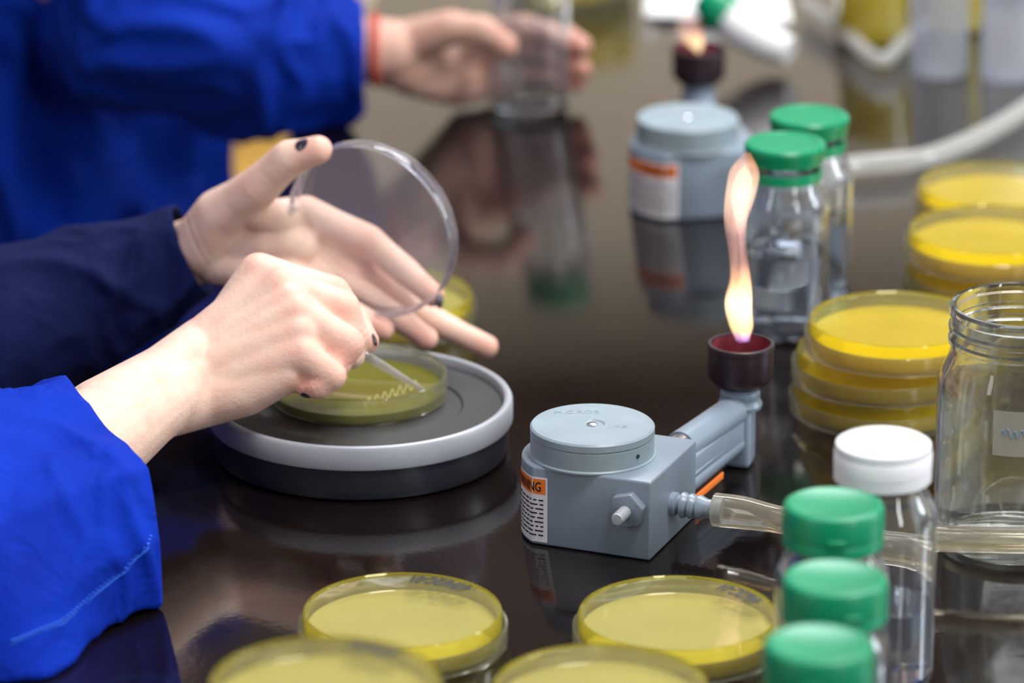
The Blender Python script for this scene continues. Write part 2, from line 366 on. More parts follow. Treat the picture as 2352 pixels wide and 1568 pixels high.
def sweep_me(pts, rad, seg=16, sub=8, caps=True):
    P = catmull([Vector(p) for p in pts], sub)
    if not hasattr(rad, '__len__'): rad = [rad]*len(pts)
    R = [v.x for v in catmull([Vector((r, 0, 0)) for r in rad], sub)]
    vs = []; fs = []; up = Vector((0, 0, 1)); prev = None
    for i, p in enumerate(P):
        t = (P[min(i+1, len(P)-1)]-P[max(i-1, 0)]).normalized()
        if prev is None:
            n = t.cross(up) if abs(t.dot(up)) < 0.95 else t.cross(Vector((1, 0, 0)))
        else: n = prev-t*prev.dot(t)
        n.normalize(); prev = n; b = t.cross(n)
        for k in range(seg):
            a = 2*math.pi*k/seg; vs.append(p+(n*math.cos(a)+b*math.sin(a))*R[i])
    for i in range(len(P)-1):
        for k in range(seg):
            j = (k+1) % seg; fs.append([i*seg+k, i*seg+j, (i+1)*seg+j, (i+1)*seg+k])
    if caps:
        fs.append(list(range(seg))[::-1]); fs.append([(len(P)-1)*seg+k for k in range(seg)])
    me = from_pydata(vs, fs)
    bm = bmesh.new(); bm.from_mesh(me); bmesh.ops.recalc_face_normals(bm, faces=bm.faces[:]); bm.to_mesh(me); bm.free()
    autosmooth(me, 50); return me

def mmv(pts): return [Vector(p)*MM for p in pts]
def sweep(name, pts, rad, mat, parent=None, **k):
    rad = [r*MM for r in rad] if hasattr(rad, '__len__') else rad*MM
    return mk(name, sweep_me(mmv(pts), rad, **k), mat, parent)

def join_me(mes):
    bm = bmesh.new()
    for me in mes: bm.from_mesh(me)
    out = bpy.data.meshes.new("j"); bm.to_mesh(out); bm.free(); return out

def text_me(s, size, align='LEFT', bold=0.0):
    cu = bpy.data.curves.new("t", 'FONT'); cu.body = s; cu.size = size; cu.align_x = align
    cu.resolution_u = 3; cu.offset = bold
    ob = bpy.data.objects.new("t", cu); COL.objects.link(ob)
    dg = bpy.context.evaluated_depsgraph_get(); me = bpy.data.meshes.new_from_object(ob.evaluated_get(dg))
    bpy.data.objects.remove(ob); return me

def empty(name, loc=(0, 0, 0), rz=0):
    e = bpy.data.objects.new(name, None); COL.objects.link(e); e.location = loc; e.rotation_euler = (0, 0, rz)
    e.empty_display_size = 0.02; return e

def tag(o, label, cat, group=None, kind=None):
    o["label"] = label; o["category"] = cat
    if group: o["group"] = group
    if kind: o["kind"] = kind
    return o

def struct(o, label): o["kind"] = "structure"; o["label"] = label; o["category"] = o.name.split("_")[0]

def box_me(x0, x1, y0, y1, z0, z1, bev=0.0):
    return prism_me([(x0, y0), (x1, y0), (x1, y1), (x0, y1)], z0, z1, bev)

# ------------------------------------------------------------------ room
o = mk("floor", box_me(-2.6, 3.0, -1.0, 5.4, -0.92, -0.9), M['floorm'], smooth=False); struct(o, "ochre vinyl laboratory floor")
o = mk("wall_back", box_me(-2.6, 3.0, 5.3, 5.4, -0.9, 1.9), M['wall'], smooth=False); struct(o, "cream painted laboratory wall")
o = mk("wall_left", box_me(-2.7, -2.6, -1.0, 5.4, -0.9, 1.9), M['wall'], smooth=False); struct(o, "cream painted laboratory wall")
o = mk("wall_right", box_me(3.0, 3.1, -1.0, 5.4, -0.9, 1.9), M['wall'], smooth=False); struct(o, "cream painted laboratory wall")
def glowpanel(n, loc, w, h, axis):  # added glowing panels, invented for reflections in glassware and bench
    wn = empty("window_%d" % n, loc, 0 if axis == 'y' else math.pi/2)
    mk("pane", box_me(-w/2, w/2, -0.01, 0.0, 0, h), M['sky'], wn, smooth=False)
    for (a, b, c, d) in ((-w/2-0.04, w/2+0.04, -0.04, 0), (-w/2-0.04, w/2+0.04, h, h+0.04), (-w/2-0.04, -w/2, 0, h), (w/2, w/2+0.04, 0, h), (-0.015, 0.015, 0, h)):
        mk("frame", box_me(a, b, -0.035, 0.0, c, d, 0.004), M['frame'], wn)
    struct(wn, "bright daylight laboratory window in white frame")
glowpanel(1, (1.05, 5.295, 0.25), 0.9, 0.62, 'y')
glowpanel(2, (2.15, 5.295, 0.25), 0.9, 0.62, 'y')
glowpanel(3, (2.995, 2.6, 0.2), 1.1, 1.1, 'x'); bpy.data.objects["window_3"].rotation_euler[2] = -math.pi/2
glowpanel(4, (2.995, 1.2, 0.2), 1.1, 1.1, 'x'); bpy.data.objects["window_4"].rotation_euler[2] = -math.pi/2
for i in range(5):  # unseen cabinets added to darken what the near bench reflects
    x0 = -2.4+i*1.05
    root = empty("wall_cabinet", (x0+0.5, 5.05, 0.98))
    mk("body", box_me(-0.5, 0.5, -0.1, 0.24, 0, 0.85, 0.005), M['cab'], root)
    for sx in (-1, 1):
        d = mk("door", box_me(-0.24, 0.24, -0.02, 0, 0.02, 0.83, 0.004), M['cab'], root, (sx*0.25, -0.105, 0))
        mk("handle", sweep_me([(-sx*0.2, -0.02, 0.08), (-sx*0.2, -0.045, 0.09), (-sx*0.2, -0.045, 0.2), (-sx*0.2, -0.02, 0.21)], 0.006), M['steel'], d)
    tag(root, "dark brown wooden wall cabinet with two doors", "cabinet", "row of wall cabinets")

bench_root = empty("lab_bench", (0, 2.3, -0.9))
def edge_x(y): return -0.145-0.134*(2.67-y)
ol = [(edge_x(1.3), 1.3), (1.1, 1.3), (1.1, 3.35), (edge_x(3.35), 3.35)]
t = mk("bench_top", prism_me(ol, -0.03, 0.0, 0.003), M['bench'], smooth=True); t.parent = bench_root; t.location = (0, -2.3, 0.9)
ol2 = [(edge_x(1.35)+0.12, 1.35), (1.05, 1.35), (1.05, 3.3), (edge_x(3.3)+0.12, 3.3)]
t = mk("bench_cupboard", prism_me(ol2, -0.9, -0.031, 0.003), M['wood'], smooth=False); t.parent = bench_root; t.location = (0, -2.3, 0.9)
tag(bench_root, "long glossy black resin laboratory bench with wooden base", "bench")

st = empty("wooden_stool", (-0.30, 3.75, -0.9))
lathe("seat", [(0, 0), (160, 0), (170, 8), (170, 22), (160, 30), (0, 30)], M['wood'], st, (0, 0, 0.55))
for a in range(4):
    an = math.pi/4+a*math.pi/2
    mk("leg", sweep_me([(0.17*math.cos(an), 0.17*math.sin(an), 0), (0.11*math.cos(an), 0.11*math.sin(an), 0.55)], 0.016), M['wood'], st)
tag(st, "yellow varnished round wooden lab stool beside the bench", "stool")

# ------------------------------------------------------------------ petri dishes
def scribble(parent, z, s="4/3/4/2C-01", r=0.035, a0=62, size=0.0058):
    me = text_me(s, size, bold=0.00028)
    L = max(v.co.x for v in me.vertices)
    for v in me.vertices:
        x, y = v.co.x+0.3*v.co.y, v.co.y*1.9
        an = math.radians(a0)+(x-L/2)/r
        rr = 0.0415-y
        v.co = Vector((rr*math.cos(an), rr*math.sin(an), z))
    return mk("handwriting", me, M['ink'], parent, smooth=False)

def petri(loc, agar='agar', write=None, label=None, group=None, az=7.6):
    root = empty("petri_dish", loc, random.uniform(-0.05, 0.05))
    lathe("dish_lid", [(45.2, 0.6), (46, 0.2), (46.8, 0.5), (47.1, 1.4), (47.1, 9.6), (46.6, 10.2), (46.0, 9.6), (45.9, 1.8), (45.2, 0.6)], M['dish'], root)
    lathe("lid_plate", [(0, 0.3), (45.4, 0.5)], M['dishtop'], root)
    lathe("dish_base", [(43.1, 2.2), (44.1, 2.0), (44.4, 3), (44.4, 15.3), (43.9, 16.1), (43.2, 15.4), (43.1, 14.8), (43.1, 3), (43.1, 2.2)], M['dishy'], root)
    lathe("dish_plate", [(0, 15.0), (43.0, 15.0)], M['dishtop'], root)
    lathe("agar", [(0, 2.0), (42.4, 2.0), (42.8, 2.8), (42.8, az+0.5), (42.2, az), (0, az)], M[agar], root)
    if write: scribble(root, 0.0154, write)
    tag(root, label or "closed clear plastic petri dish of yellow agar on the bench", "petri dish", group)
    return root

def copy_tree(root, loc, rz=0.0):
    c = root.copy(); c.location = loc; c.rotation_euler = (0, 0, rz); COL.objects.link(c)
    for ch in list(root.children):
        if ch.name.startswith("handwriting"): continue
        k = ch.copy(); k.parent = c; COL.objects.link(k)
    return c

pA = petri((-0.0489, 1.930, 0), 'agar', "4/3/4/2C-01", "closed petri dish of pale yellow agar with handwritten rim", "petri dishes on the bench")
pA.rotation_euler[2] = 0
pB = copy_tree(pA, (0.074, 1.9265, 0)); scribble(pB, 0.0154, "4/6/2C-01", a0=38)
H = 0.0164
for i in range(6):
    c = copy_tree(pA, (-0.073+0.0008*(i % 2), 1.658, i*H), i*0.7); c["group"] = "near stack of six petri dishes"; c["label"] = "petri dish of pale yellow agar in a stack"
    if i == 5: scribble(c, 0.0154, "4/3/4/2C", a0=60); c.rotation_euler = (0, 0, 0)
for i in range(3):
    c = copy_tree(pA, (0.0366+0.0008*(i % 2), 1.768, i*H), i*0.9); c["group"] = "near stack of three petri dishes"; c["label"] = "petri dish of pale yellow agar in a stack"
pY = petri((0.1885, 2.238, 0), 'agar2', None, "bright yellow agar petri dish stacked beside the jar", "stack of bright yellow petri dishes by the jar", az=8.0)
copy_tree(pY, (0.1895, 2.239, H), 0.6); copy_tree(pY, (0.1955, 2.238, 2*H), 1.2)
for i in range(3):
    c = copy_tree(pY, (0.2563+0.001*i, 2.388, i*H), i); c["group"] = "far stack of petri dishes"; c["label"] = "bright yellow petri dish stacked behind the jar"
for i in range(2):
    c = copy_tree(pY, (0.2736+0.0015*i, 2.524, i*H), i); c["group"] = "rear stack of petri dishes"; c["label"] = "bright yellow petri dish stacked by the tubing"
c = copy_tree(pA, (-0.0658, 2.378, 0)); c["label"] = "closed petri dish of pale agar behind the turntable"
c = copy_tree(pA, (0.035, 3.08, 0)); c["label"] = "closed petri dish of pale agar near the paper towel"

# ------------------------------------------------------------------ turntable with open dish
tt = empty("turntable", (-0.075, 2.177, 0))
lathe("turntable_base", [(0, 0), (70, 0), (72.5, 1.5), (73.5, 5), (73.8, 16.5), (0, 16.5)], M['base'], tt)
lathe("turntable_rim", [(74.2, 17), (75.2, 17.3), (75.5, 18.2), (75.4, 27.2), (74.6, 28.6), (73, 29.2), (71.6, 28.6), (70.8, 27), (70.6, 24), (70.2, 17.0), (74.2, 17)], M['ring'], tt, seg=128)
lathe("rubber_mat", [(0, 16.6), (70, 16.6), (70.4, 24.4), (51, 24.4), (50, 23.4), (0, 23.4)], M['mat'], tt, seg=128)
tag(tt, "round inoculating turntable with light grey rim and black mat", "turntable")

od = empty("open_petri_dish", (-0.0766, 2.190, 0.0237))
lathe("dish_base", [(42.6, 1), (43, 0.1), (44, 0.8), (44.3, 2), (44.3, 13), (43.8, 13.8), (43.1, 13), (43.0, 2), (42.6, 1)], M['dishopen'], od)
lathe("dish_bottom", [(0, 0.3), (43, 0.3)], M['dishtop'], od)
ag = lathe("agar", [(0, 1.2), (42.4, 1.2), (42.7, 1.6), (42.7, 5.4), (42, 5.0), (0, 5.0)], M['agar3'], od)
zig = []
for i in range(15):
    t_ = i/14
    zig.append(Vector((0.004+0.026*t_, -0.024+0.030*t_+(0.007 if i % 2 else -0.007), 0.00505)))
zig2 = [Vector((-0.026+0.020*i/10, 0.004+(0.011 if i % 2 else -0.004)+0.012*i/10, 0.00505)) for i in range(11)]
mk("streaks", join_me([sweep_me(zig, 0.00028, seg=6, sub=4), sweep_me(zig2, 0.00028, seg=6, sub=4)]), M['streak'], ag)
tag(od, "open petri dish of olive yellow agar on the turntable", "petri dish")

# ------------------------------------------------------------------ gas burner
def body_outline():
    pts = [(39.5, -27), (39.5, 36), (2, 36)]
    r = 33.5
    for k in range(0, 25):
        a = math.radians(92+(233.4-92)*k/24); pts.append((r*math.cos(a), r*math.sin(a)))
    return [(x*MM, y*MM) for x, y in pts]

def wrap(s, z, off=0.25):
    if s <= 8: return Vector(((-12-s)*MM, (-27-off)*MM, z*MM))
    a = math.radians(233.4)-(s-8)/33.5; r = 33.5+off
    return Vector((r*math.cos(a)*MM, r*math.sin(a)*MM, z*MM))

def wrap_patch(s0, s1, z0, z1, off):
    n = 24; vs = []; fs = []
    for i in range(n+1):
        s = s0+(s1-s0)*i/n; vs += [wrap(s, z0, off), wrap(s, z1, off)]
    for i in range(n): fs.append([2*i, 2*i+1, 2*i+3, 2*i+2])
    return from_pydata(vs, fs)

def flame(parent, loc, scale, ctr, rad, mat, flat=0.8):
    P = catmull([Vector((c[0], 0, c[1]))*MM*scale for c in ctr], 6); R = [v.x for v in catmull([Vector((r, 0, 0))*MM*scale for r in rad], 6)]
    seg = 28; vs = []; fs = []
    for i, p in enumerate(P):
        for k in range(seg):
            a = 2*math.pi*k/seg
            w = 1+0.10*math.sin(2*a+p.z*90)+0.06*math.sin(3*a-p.z*150)
            vs.append(p+Vector((math.cos(a)*R[i]*w, math.sin(a)*R[i]*flat*w, 0)))
    for i in range(len(P)-1):
        for k in range(seg):
            j = (k+1) % seg; fs.append([i*seg+k, i*seg+j, (i+1)*seg+j, (i+1)*seg+k])
    return mk("flame", from_pydata(vs, fs), mat, parent, loc)

def burner(loc, rz, label):
    root = empty("gas_burner", loc, rz)
    mk("body", prism_me(body_outline(), 0.0003, 0.0395, 0.0012), M['paint'], root)
    knob = lathe("knob", [(0, 39.5), (30.2, 39.5), (30.2, 40.2), (29.4, 40.8), (29.4, 49.2), (28.9, 49.5), (28.9, 49.9), (29.5, 50.2), (29.5, 53.2), (28.6, 54.1), (6, 54.3), (5.2, 53.6), (0, 53.6)], M['paint2'], root)
    lathe("screw", [(0, 0), (2.6, 0), (2.6, 0.7), (1.6, 1.2), (0, 1.2)], M['steel'], knob, (0, 0, 0.0536), seg=24)
    lathe("hole", [(0, 0), (1.0, 0), (1.0, 0.3), (0, 0.3)], M['ink'], knob, (0.0272, -0.0114, 0.0455), (0, math.pi/2, math.radians(-22.7)), seg=20)
    for s, x, y, r in (("M.C.ROB", -22, 6, 24), ("LAB", 8, -2, 14)):
        me = text_me(s, 0.0056)
        mk("handwriting", me, M['pencil'], knob, (x*MM, y*MM, 0.05431), (0, 0, math.radians(r)), smooth=False)
    lab = mk("warning_label", wrap_patch(0, 46, 2, 34.5, 0.2), M['labelw'], root)
    mk("orange_header", wrap_patch(1, 45, 26, 33.5, 0.35), M['orange'], lab)
    me = text_me("WARNING", 0.0070, bold=0.0001); L = max(v.co.x for v in me.vertices)
    for v in me.vertices:
        x = v.co.x*0.66; z = v.co.y/MM*0.95
        v.co = wrap(3.2+(L*0.66-x)/MM, 27.4+z, 0.5)
    mk("lettering", me, M['ink'], lab, smooth=False)
    bars = []
    for i in range(9):
        z = 22.6-i*2.2
        s = 2.0
        while s < 43:
            w = random.uniform(1.2, 4.5)
            bars.append(wrap_patch(s, min(44, s+w), z, z+0.75, 0.45)); s += w+1.0
            if i % 4 == 3 and s > 30: break
    mk("fine_print", join_me(bars), M['ink'], lab, smooth=False)
    hexo = [(9.0*MM*math.cos(math.radians(60*k+15)), 9.0*MM*math.sin(math.radians(60*k+15))) for k in range(6)]
    nut = mk("hex_nut", prism_me(hexo, 0, 0.0055, 0.0007), M['paint'], root, (0.029, -0.027, 0.0255), (math.pi/2, 0, 0))
    pr = [(0, 0), (3.0, 0)]
    z = 0.2
    while z < 11: pr += [(3.1, z), (2.7, z+0.45)]; z += 0.9
    pr += [(2.6, 11.6), (0, 11.8)]
    lathe("adjusting_screw", pr, M['screw'], nut, (0, 0, 0.005), seg=32)
    pb = [(0, 0), (5.6, 0), (5.6, 3), (4.6, 3.6), (4.6, 5), (6.2, 5.6), (6.2, 6.8), (4.9, 9), (6.0, 9.6), (6.0, 10.8), (4.7, 13), (5.8, 13.6), (5.8, 14.8), (4.5, 18), (4.3, 26), (0, 26)]
    lathe("hose_barb", pb, M['paint'], root, (0.0392, 0.002, 0.019), (0, math.pi/2, 0), seg=48)
    def bar(x0a, x1a, xh0, xh1, y0, y1, z0, z1, bev):
        bm = bmesh.new()
        vs = [bm.verts.new((x*MM, y*MM, z*MM)) for (x, y, z) in [(x0a-xh0, y0, z0), (x0a+xh0, y0, z0), (x1a+xh1, y1, z0), (x1a-xh1, y1, z0), (x0a-xh0, y0, z1), (x0a+xh0, y0, z1), (x1a+xh1, y1, z1), (x1a-xh1, y1, z1)]]
        for f in ((3, 2, 1, 0), (4, 5, 6, 7), (0, 1, 5, 4), (1, 2, 6, 5), (2, 3, 7, 6), (3, 0, 4, 7)): bm.faces.new([vs[k] for k in f])
        bmesh.ops.bevel(bm, geom=bm.edges[:], offset=bev*MM, segments=3, affect='EDGES', profile=0.5)
        me = bpy.data.meshes.new("b"); bm.to_mesh(me); bm.free(); autosmooth(me, 40); return me
    parts = [sweep_me(mmv([(27, 48, 29.5), (30, 70, 30), (34, 106, 30.5)]), [8.2*MM, 8*MM, 7.6*MM], seg=24),
             sweep_me(mmv([(31, 34, 13.5), (35.5, 116, 14)]), [5.6*MM, 5.4*MM], seg=24),
             bar(34.5, 38.5, 1.6, 1.6, 34, 112, 17, 20, 1.2),
             bar(30, 35, 5.5, 5.5, 34, 112, 12, 28, 1.5)]
    mk("arm", join_me(parts), M['paint'], root)
    mk("arm_collar", sweep_me(mmv([(26.2, 34, 29.5), (27.5, 49.5, 29.5)]), [7.4*MM, 7.4*MM], seg=24), M['steel'], root)
    mk("orange_strip", bar(36, 37.5, 0.6, 0.6, 42, 80, 4.0, 7.5, 0.3), M['orange'], root)
    mk("arm_foot", bar(35, 35, 8, 5.5, 104, 121, 0.3, 34, 3), M['paint'], root)
    lathe("burner_neck", [(0, 30), (10.5, 30), (11, 32), (10, 34.5), (9.4, 35), (9.8, 36), (9.8, 38), (9, 39), (10.2, 41.5), (0, 41.5)], M['paint'], root, (0.0348, 0.112, 0), seg=48)
    lathe("burner_cup", [(0, 41), (10.5, 41), (12, 41.8), (15.4, 45.5), (16, 47), (16, 60.5), (16.5, 61), (16.5, 63), (16, 63.4), (14.6, 63.4), (14.3, 62), (14.3, 50), (0, 49)], M['cup'], root, (0.0348, 0.112, 0), seg=64)
    lathe("cup_lining", [(14.2, 62.8), (14.2, 50.3), (0, 49.4)], M['cupin'], root, (0.0348, 0.112, 0), seg=64)
    tag(root, label, "gas burner", "gas burners on the bench")
    return root

b1 = burner((0.038, 2.067, 0), math.radians(-22), "grey enamelled lab gas burner with round knob and lit flame")
flame(b1, (0.0348, 0.112, 0.064), 1.0, [(0, 0), (0, 8), (-1.5, 20), (-1.5, 32), (-3, 45), (-4, 56), (-3, 66), (-1.5, 78), (0.5, 88), (2.0, 97)], [2.8, 5.8, 6.6, 5.4, 4.8, 5.4, 6.6, 7.4, 6.8, 1.5], M['flame'], 0.7)
flame(b1, (0.0358, 0.113, 0.064), 1.0, [(1, 0), (0, 10), (-0.5, 22), (0, 34), (-1, 48), (-2, 60), (-3.0, 74), (-1.5, 84), (-1, 90)], [2.0, 4.0, 4.4, 3.0, 2.2, 3.2, 4.6, 4.0, 0.5], M['flame'], 0.7)
b2 = burner((0.1015, 2.585, 0), math.radians(12), "grey lab gas burner with warning label and small flame")
flame(b2, (0.0348, 0.112, 0.060), 0.26, [(0, 0), (-8, 25), (-22, 55), (-26, 80), (-24, 97)], [3, 22, 30, 24, 1], M['flame2'])

# tubing
sweep("rubber_tubing", [(95.5, 2045.8, 19), (108, 2040.5, 19.5), (125, 2030, 20), (160, 2008, 21.5), (205, 1999, 22.5), (260, 1996, 23), (340, 2008, 20), (430, 2060, 7)], [8.0, 7.8, 6.5, 6.2, 6.1, 6.1, 6.1, 6.1], M['tube'], seg=32)
tb = bpy.data.objects["rubber_tubing"]; tag(tb, "clear amber rubber gas tubing running from the burner", "tubing", "gas tubing")
sweep("tubing_bore", [(122, 2032, 20), (130, 2026.5, 20.2), (160, 2008, 21.5), (205, 1999, 22.5), (260, 1996, 23), (340, 2008, 20), (428, 2059, 7)], 3.0, M['tubecore'], tb, seg=20)
t2 = sweep("rubber_tubing", [(145, 2592, 19), (165, 2605, 12), (202, 2640, 8), (252, 2665, 7), (310, 2750, 7), (380, 2900, 7), (480, 3150, 7)], [7.5, 6.5, 6, 6, 6, 6, 6], M['tubew'], seg=24)
tag(t2, "milky rubber gas tubing curving across the bench", "tubing", "gas tubing")
t3 = sweep("rubber_tubing", [(196, 3020, 6), (214, 2960, 6), (236, 2880, 6), (258, 2935, 6), (300, 3030, 6)], 4.5, M['tubew'], seg=20)
tag(t3, "loop of milky tubing beside the yellow beaker", "tubing", "gas tubing")

# ------------------------------------------------------------------ bottles
def bottle(loc, cap='green', label="", group=None, water=45, rz=0, loose=False, H=104):
    root = empty("bottle", loc, rz)
    hs = H-104
    lathe("glass_body", [(0, 2.2), (18, 1.8), (20.5, 0.3), (23, 1.0), (24.3, 4), (24.3, 68+hs), (23.6, 74+hs), (20.5, 80+hs), (18.2, 84+hs), (18, 88+hs), (19.3, 89+hs), (19.3, 91+hs), (18, 92+hs), (18, 99.4+hs),
        (16.6, 99.4+hs), (16.6, 84+hs), (19.2, 78.6+hs), (22.0, 73+hs), (22.7, 67+hs), (22.7, 6), (21.5, 4.4), (0, 4.6)], M['bottle'], root)
    if water: lathe("water", [(0, 5.0), (21.2, 5.0), (22.4, 6.6), (22.4, water), (21.8, water-0.7), (0, water-0.7)], M['water'], root)
    cm = M[cap]
    if cap == 'green':
        if loose:
            lathe("cap", [(19.8, 94+hs), (20.6, 94.3+hs), (21.2, 99+hs), (21.6, 100+hs), (21.6, 103+hs), (20.6, 104.2+hs), (17.5, 104.6+hs), (17, 104.1+hs), (0, 104.1+hs)], cm, root)
            lathe("cap_band", [(18.4, 84.5+hs), (20, 85+hs), (20, 90+hs), (18.6, 90.5+hs)], cm, root)
        else:
            lathe("cap", [(20.6, 86+hs), (21.4, 86.4+hs), (21.5, 91+hs), (21.2, 91.5+hs), (21.2, 91.9+hs), (21.6, 92.4+hs), (21.5, 101.5+hs), (20.6, 103.4+hs), (18.8, 104.2+hs), (17.8, 103.7+hs), (0, 103.9+hs)], cm, root)
            mk("cap_tab", box_me(-0.004, 0.004, -0.0226, -0.0205, (91.8+hs)*MM, (95+hs)*MM, 0.0006), cm, root)
    else:
        vs = [(20.4, 87+hs), (21.2, 87.3+hs), (21.2, 91+hs), (20.8, 91.4+hs), (21.3, 92+hs), (21.4, 99+hs), (20.8, 100+hs), (21, 101+hs), (20.6, 103.3+hs), (19, 104.3+hs), (0, 104.6+hs)]
        lathe("cap", vs, cm, root)
    tag(root, label, "bottle", group)
    return root
bottle((0.1355, 1.833, 0), 'green', "clear glass bottle with green screw cap near the petri dishes", "green-capped bottles in a row", water=40)
bottle((0.1306, 1.750, 0), 'green', "clear glass bottle with green screw cap, middle of the row", "green-capped bottles in a row", water=40, rz=0.3)
bottle((0.1185, 1.662, 0), 'green', "clear glass bottle with green screw cap, end of the row", "green-capped bottles in a row", water=40, rz=-0.2, H=112)
bottle((0.1605, 1.889, 0), 'white', "clear glass bottle of water with white screw cap", None, water=38, H=111)
bottle((0.1446, 2.365, 0), 'green', "clear glass bottle with loosened green cap behind the burner", "green-capped bottles behind the flame", water=46, loose=True)
bottle((0.1605, 2.417, 0), 'green', "clear glass bottle with loosened green cap standing behind another", "green-capped bottles behind the flame", water=46, loose=True)
bottle((0.011, 2.790, 0), 'green', "clear glass bottle steadied by a hand", None, water=0, loose=True)
for (x, y) in ((0.2727, 2.87), (0.316, 2.86)):
    r = empty("plastic_bottle", (x, y, 0))
    lathe("bottle_body", [(0, 0.3), (16, 0.3), (18, 2), (18, 80), (15, 92), (10, 97), (10, 106)], M['frost'], r, seg=48)
    lathe("cap", [(10.6, 104), (11.6, 104.5), (11.6, 116), (10.6, 117), (0, 117)], M['white'], r, seg=48)
    tag(r, "frosted white plastic bottle at the far side of the bench", "bottle", "frosted bottles")
for (x, y, hh) in ((0.2355, 2.955, 40), (0.290, 2.985, 60)):
    yb = empty("beaker", (x, y, 0))
    lathe("glass_body", [(0, 0.4), (22, 0.4), (24, 2), (24, hh+12), (25.5, hh+14), (24.6, hh+14), (23, hh+12), (23, 2.4), (0, 1.4)], M['bottle'], yb, seg=48)
    lathe("yellow_liquid", [(0, 1.6), (22, 1.6), (22.6, 3), (22.6, hh), (0, hh)], M['yliq'], yb, seg=48)
    tag(yb, "small glass beaker of yellow liquid", "beaker", "beakers of yellow liquid")

# glass jar
jar = empty("glass_jar", (0.238, 2.056, 0))
lathe("jar_glass", [(0, 3.5), (20, 3), (30, 1), (34, 0.3), (37, 2), (38.8, 7), (38.8, 74), (38.2, 80), (36.6, 86), (34.2, 91), (33, 95), (33, 98.5), (34.4, 99.5), (34.4, 101), (33, 102), (33, 104.5), (34.4, 105.5), (34.4, 107), (33.2, 108), (33.2, 112), (34.2, 113), (34.4, 116), (33.2, 117.4), (31.6, 117.2), (30.8, 115), (30.4, 95), (32, 89), (34.6, 82), (35.8, 75), (35.8, 10), (33.5, 7), (20, 8), (0, 9)], M['jar'], jar, seg=160)
n = 16; vs = []; fs = []
for i in range(n+1):
    a = math.radians(246+(300-246)*i/n); vs += [(0.0391*math.cos(a), 0.0391*math.sin(a), 0.056), (0.0391*math.cos(a), 0.0391*math.sin(a), 0.078)]
for i in range(n): fs.append([2*i, 2*i+2, 2*i+3, 2*i+1])
M['flabel'] = thin_clear("faded_label_film", tint=(0.95, 0.95, 0.93), edge=(0.9, 0.9, 0.88), haze=0.36, hazecol=(0.78, 0.75, 0.66), gl=0.02)
lb = mk("faded_label", from_pydata(vs, fs), M['flabel'], jar)
pts = []
for i in range(26):
    pts.append((252+i*1.2, 0.067+0.0022*math.sin(i*1.9)+(0.0035 if i in (3, 12, 18) else 0)))
pp = [Vector((0.0394*math.cos(math.radians(a)), 0.0394*math.sin(math.radians(a)), z)) for a, z in pts]
mk("handwriting", sweep_me(pp, 0.0003, seg=6, sub=4), M['bluepen'], lb)
tag(jar, "open clear wide-mouth glass jar with faded label", "jar")

def sheet(name, pts, mat, label, cat):
    n = 14; vs = []; fs = []
    a, b, c, d = [Vector(p) for p in pts]
    for i in range(n+1):
        for j in range(n+1):
            u, v = i/n, j/n
            p = (a*(1-u)+b*u)*(1-v)+(d*(1-u)+c*u)*v
            p.z += 0.008*abs(noise.noise(p*40))+0.0015
            vs.append(p)
    for i in range(n):
        for j in range(n): fs.append([i*(n+1)+j, (i+1)*(n+1)+j, (i+1)*(n+1)+j+1, i*(n+1)+j+1])
    o = mk(name, from_pydata(vs, fs), mat); md = o.modifiers.new("s", 'SOLIDIFY'); md.thickness = 0.0006
    tag(o, label, cat); return o
sheet("paper_towel", [(0.088, 3.005, 0), (0.185, 2.985, 0), (0.185, 3.2, 0), (0.10, 3.24, 0)], M['paper'], "crumpled white paper towel on the bench", "paper towel")
sheet("paper_sheet", [(0.30, 3.06, 0), (0.42, 3.08, 0), (0.44, 3.3, 0), (0.30, 3.28, 0)], M['paper'], "white sheet of paper at the far end of the bench", "paper")
wc = mk("wash_bottle", sweep_me([(0.178, 2.88, 0.012), (0.165, 2.888, 0.015), (0.150, 2.90, 0.021), (0.141, 2.908, 0.026)], [0.009, 0.0115, 0.013, 0.012], seg=32), M['paper'])
tag(wc, "white plastic bottle tipped over with green cap", "bottle")
mk("cap", sweep_me([(0.142, 2.907, 0.0255), (0.134, 2.914, 0.030), (0.125, 2.921, 0.036)], [0.0135, 0.014, 0.011], seg=32), M['green'], wc)

# ------------------------------------------------------------------ people
def hull(p0, r0, p1, r1):
    bm = bmesh.new()
    for p, r in ((p0, r0), (p1, r1)):
        bmesh.ops.create_icosphere(bm, subdivisions=3, radius=r, matrix=Matrix.Translation(p))
    res = bmesh.ops.convex_hull(bm, input=bm.verts[:])
    bad = [g for g in res["geom_interior"] if isinstance(g, bmesh.types.BMVert)]
    if bad: bmesh.ops.delete(bm, geom=bad, context='VERTS')
    me = bpy.data.meshes.new("h"); bm.to_mesh(me); bm.free(); return me

def flesh(chains, voxel, smooth_it, sf=0.5):
    mes = []
    for ch in chains:
        for (a, b) in zip(ch[:-1], ch[1:]):
            mes.append(hull(Vector(a[:3])*MM, a[3]*MM, Vector(b[:3])*MM, b[3]*MM))
    me = join_me(mes)
    ob = bpy.data.objects.new("tmp", me); COL.objects.link(ob)
    rm = ob.modifiers.new("r", 'REMESH'); rm.mode = 'VOXEL'; rm.voxel_size = voxel
    sm = ob.modifiers.new("s", 'SMOOTH'); sm.iterations = smooth_it; sm.factor = sf
    dg = bpy.context.evaluated_depsgraph_get(); out = bpy.data.meshes.new_from_object(ob.evaluated_get(dg))
    bpy.data.objects.remove(ob); return out

